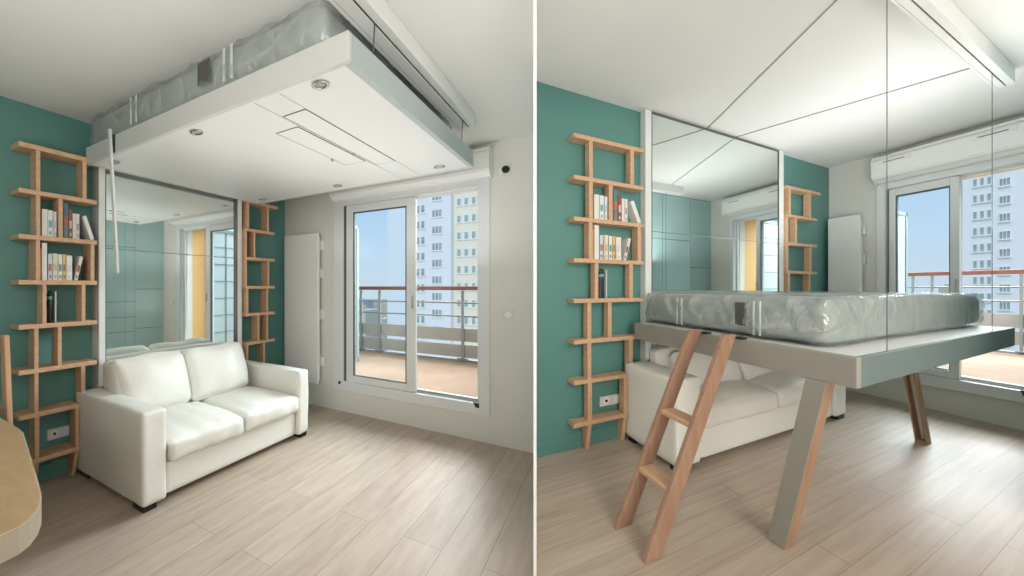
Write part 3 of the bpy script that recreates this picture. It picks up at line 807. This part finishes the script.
# ceiling rail and cables
def rail(room, x0, x1, y0, y1, zb, c, lab):
    t = thing('ceiling_rail', room, ((x0 + x1) / 2, (y0 + y1) / 2, zb), lab, 'rail')
    xs = x0 + (x1 - x0) * .52 if room is RR else x0 + (x1 - x0) * .62; g = .008
    mb = MB(); mb.box(x0, xs, y0, y1, zb, c); mb.box(xs + g, x1, y0, y1, zb, c); mb.box(xs, xs + g, y0, y1, zb + .03, c)
    build(mb, 'rail_body', M['white'], room, t, bevel=0.003)
    build(MB().box(xs + .0002, xs + g - .0002, y0 + .002, y1 - .002, zb + .004, zb + .03), 'cable_slot', M['black'], room, t)
    mb = MB(); mb.box(x0 + .018, x0 + .020, y0 + .01, y1 - .01, zb - .001, zb + .002)
    build(mb, 'rail_seam', M['lens'], room, t)
    return xs + g / 2
xc = rail(RL, 2.085, 2.2, -2.44, -0.72, 2.405, CL, 'long white ceiling rail with dark slot above the right edge of the raised bed')
def cable(room, pts, r, lab, grp=None):
    build(MB().tube(pts, r, seg=6), 'lift_cable', M['ceilcable' if 'under the ceiling' in lab else 'steel'], room, base=pts[0], label=lab, cat='cable', group=grp)
cable(RL, [(2.152, -2.19, bl[5]), (xc, -2.19, 2.409)], 0.0028, 'thin steel cable joining the near end of the raised bed to the ceiling rail')
cable(RL, [(2.152, -0.87, bl[5]), (xc, -0.87, 2.409)], 0.0028, 'thin steel cable joining the far window end of the raised bed to the ceiling rail')
xr = rail(RR, 2.112, 2.235, -3.05, -0.83, 2.43, CR, 'long white ceiling rail with dark slot over the lowered bed')
cable(RR, [(2.178, -2.202, br[5]), (2.178, -2.202, 2.434)], 0.0024, 'long vertical steel cable from ceiling rail to the near corner of the lowered bed')
cable(RR, [(2.181, -1.06, br[5]), (2.181, -1.06, 2.434)], 0.0024, 'long vertical steel cable from ceiling rail to the far window corner of the lowered bed')
cable(RR, [(0.06, -1.735, 2.525), (2.123, -2.21, 2.525)], 0.0025, 'dark cable under the ceiling running from the mirror top towards the viewer')
cable(RR, [(0.06, -1.435, 2.525), (2.123, -1.015, 2.525)], 0.0025, 'dark cable under the ceiling running from the mirror top to the far rail end')

# ------------------------------------------------------------------ radiator, switch, sensor
for room in (RL, RR):
    A = 'raised-bed room' if room is RL else 'lowered-bed room'
    top = 1.88 if room is RL else 1.92
    t = thing('radiator', room, (0.29, -0.08, 0.26), 'tall flat white panel radiator beside the window, ' + A, 'radiator')
    build(MB().box(0.066, 0.518, -0.10, -0.075, 0.262, top), 'front_panel', M['whitesat'], room, t, bevel=0.006)
    build(MB().box(0.09, 0.505, -0.0745, -0.035, 0.29, top - .03), 'heater_core', M['whitesat'], room, t, bevel=0.004)
    for z in (0.5, 1.0, 1.45, 1.75):
        build(MB().box(0.46, 0.535, -0.036, -0.0005, z - .05, z + .05), 'bracket', M['pvc'], room, t, bevel=0.003)
t = thing('light_switch', RL, (2.277, 0, 1.04), 'small square white switch on the wall right of the window', 'switch')
build(MB().box(2.236, 2.318, -0.009, -0.0005, 1.036, 1.117), 'faceplate', M['plug'], RL, t, bevel=0.002)
build(MB().tube([(2.277, -0.009, 1.077), (2.277, -0.013, 1.077)], 0.026, seg=20), 'button', M['whitesat'], RL, t)
t = thing('wall_sensor', RL, (2.25, 0, 2.24), 'small black round sensor with a white clip high on the wall right of the window', 'sensor')
build(MB().box(2.215, 2.24, -0.02, -0.0005, 2.215, 2.262), 'clip', M['whitesat'], RL, t, bevel=0.002)
build(MB().tube([(2.262, -0.0005, 2.25), (2.262, -0.03, 2.25), (2.262, -0.036, 2.25)], 0.027, seg=18), 'sensor_head', M['black'], RL, t)

# ------------------------------------------------------------------ table and chair, left foreground
t = thing('dining_table', RL, (1.0, -3.75, 0), 'oak table with rounded corners and thick pale edge at the left edge of the photo', 'table')
poly = [(0.35, -3.2), (1.15, -3.2), (1.215, -3.205), (1.70, -3.335), (1.76, -3.352), (1.80, -3.368), (1.84, -3.392), (1.868, -3.42), (1.884, -3.45), (1.888, -3.49), (1.88, -3.54), (1.85, -3.62), (1.72, -3.95), (1.6, -4.1), (0.5, -4.1), (0.35, -4.0)]
build(MB().prism(poly, 0.684, 0.75, 0, 1), 'tabletop', [M['table'], M['tableedge']], RL, t, bevel=0.003)
build(MB().box(0.62, 0.82, -3.8, -3.5, 0.03, 0.684), 'pedestal', M['table'], RL, t, bevel=0.004)
build(MB().box(0.45, 0.98, -3.95, -3.35, 0.0, 0.03), 'base_plate', M['dark'], RL, t, bevel=0.004)
t = thing('dining_chair', RL, (0.55, -3.1, 0), 'pale wooden chair back standing behind the oak table at the left edge of the photo', 'chair')
for x in (0.20, 0.535):
    build(MB().bar((x + .10, -3.05, 0), (x - .015, -3.05, 1.052), 0.03, 0.014), 'back_post', M['chairwood'], RL, t, bevel=0.004)
    build(MB().bar((x - .02, -3.38, 0), (x - .02, -3.36, 0.43), 0.02, 0.02), 'leg', M['chairwood'], RL, t, bevel=0.003)
build(MB().rbox((0.40, -3.24, 0.445), (0.2, 0.158, 0.018), 0.012, n=6), 'seat', M['chairwood'], RL, t)
for z in (0.655, 0.98): build(MB().box(0.20, 0.53, -3.057, -3.043, z - .022, z + .022), 'back_rail', M['chairwood'], RL, t, bevel=0.003)

# ------------------------------------------------------------------ light
wd = bpy.data.worlds.new('sky'); scene.world = wd; wd.use_nodes = True
nt = wd.node_tree; bg = nt.nodes['Background']
tc = nt.nodes.new('ShaderNodeTexCoord'); sp = nt.nodes.new('ShaderNodeSeparateXYZ')
nt.links.new(tc.outputs['Generated'], sp.inputs[0])
cr = nt.nodes.new('ShaderNodeValToRGB'); nt.links.new(sp.outputs[2], cr.inputs[0])
cr.color_ramp.elements[0].position = 0.0; cr.color_ramp.elements[0].color = s2l((214, 226, 236))
e = cr.color_ramp.elements.new(0.10); e.color = s2l((206, 226, 246))
e = cr.color_ramp.elements.new(0.30); e.color = s2l((182, 216, 248))
e = cr.color_ramp.elements.new(0.55); e.color = (0.62, 0.76, 0.95, 1)
cr.color_ramp.elements[-1].position = 1.0; cr.color_ramp.elements[-1].color = (1.5, 1.6, 1.7, 1)
nt.links.new(cr.outputs[0], bg.inputs[0]); bg.inputs[1].default_value = 0.92

def area(name, loc, target, size, power, col=(1, 1, 1), spread=math.pi):
    d = bpy.data.lights.new(name, 'AREA'); d.energy = power; d.shape = 'RECTANGLE'; d.size = size[0]; d.size_y = size[1]; d.color = col; d.spread = spread
    o = bpy.data.objects.new(name, d); COL.objects.link(o); o.location = loc
    o.rotation_euler = (Vector(target) - Vector(loc)).to_track_quat('-Z', 'Y').to_euler()
    return o
sd = bpy.data.lights.new('sun', 'SUN'); sd.energy = 0.9; sd.angle = math.radians(2); sd.color = (1.0, 0.96, 0.9)
so = bpy.data.objects.new('sun', sd); COL.objects.link(so)
so.rotation_euler = Vector((0.62, 0.50, -0.72)).to_track_quat('-Z', 'Y').to_euler()
# added fill lamps, no such fittings in the rooms
area('ceiling_fill', (-1.3, -0.5, 1.1), (-1.3, -0.2, 2.5), (2.4, 1.2), 22, (1.0, 0.99, 0.97))
area('ceiling_fill', (1.5, -0.4, 1.2), (1.6, 0.0, 2.6), (2.4, 1.2), 11, (1.0, 0.99, 0.97))
area('upward_fill', RL.W((1.6, -1.5, 1.46)), RL.W((1.6, -1.5, 2.5)), (1.6, 0.8), 5.5, (1.0, 0.99, 0.98))  # added, unseen: brightens the underside of the raised bed
area('upward_fill', RR.W((1.6, -1.1, 1.5)), RR.W((1.6, -1.1, 2.5)), (0.5, 1.0), 10, (1.0, 0.99, 0.98))  # added, unseen: brightens the far ceiling over the lowered bed
area('room_fill', (-0.7, -0.9, 2.35), (-1.8, 2.0, 0.0), (1.6, 0.7), 15, (1.0, 0.98, 0.95))
area('room_fill', (2.0, -0.7, 2.5), (2.0, 1.6, 0.1), (1.6, 0.7), 26, (1.0, 0.98, 0.95))
area('low_fill', (1.3, -0.7, 0.78), (1.7, 2.6, 0.45), (1.4, 0.5), 15, (1.0, 0.98, 0.95))  # added to brighten the sofa and floor under the lowered bed
# added outdoor area lamps boosting the daylight through both windows
for room, p, yy in ((RL, 2000, 10), (RR, 3600, 6)):
    area('daylight_fill', room.W((1.5, yy, 6.5)), room.W((1.4, -1.2, 0.6)), (9, 5), p, (0.97, 0.99, 1.0))

# ------------------------------------------------------------------ camera
cd = bpy.data.cameras.new('camera'); cam = bpy.data.objects.new('camera', cd); COL.objects.link(cam)
cam.location = (0, 0, CAMZ); cam.rotation_euler = (math.radians(90), 0, 0)
cd.sensor_width = 36; cd.lens = 273.2 * 36 / 1024
cd.shift_y = -1.0 / 1024
cd.clip_start = 0.02; cd.clip_end = 2000
scene.camera = cam
scene.view_settings.view_transform = 'Standard'
scene.view_settings.look = 'None'
scene.view_settings.exposure = 0.12
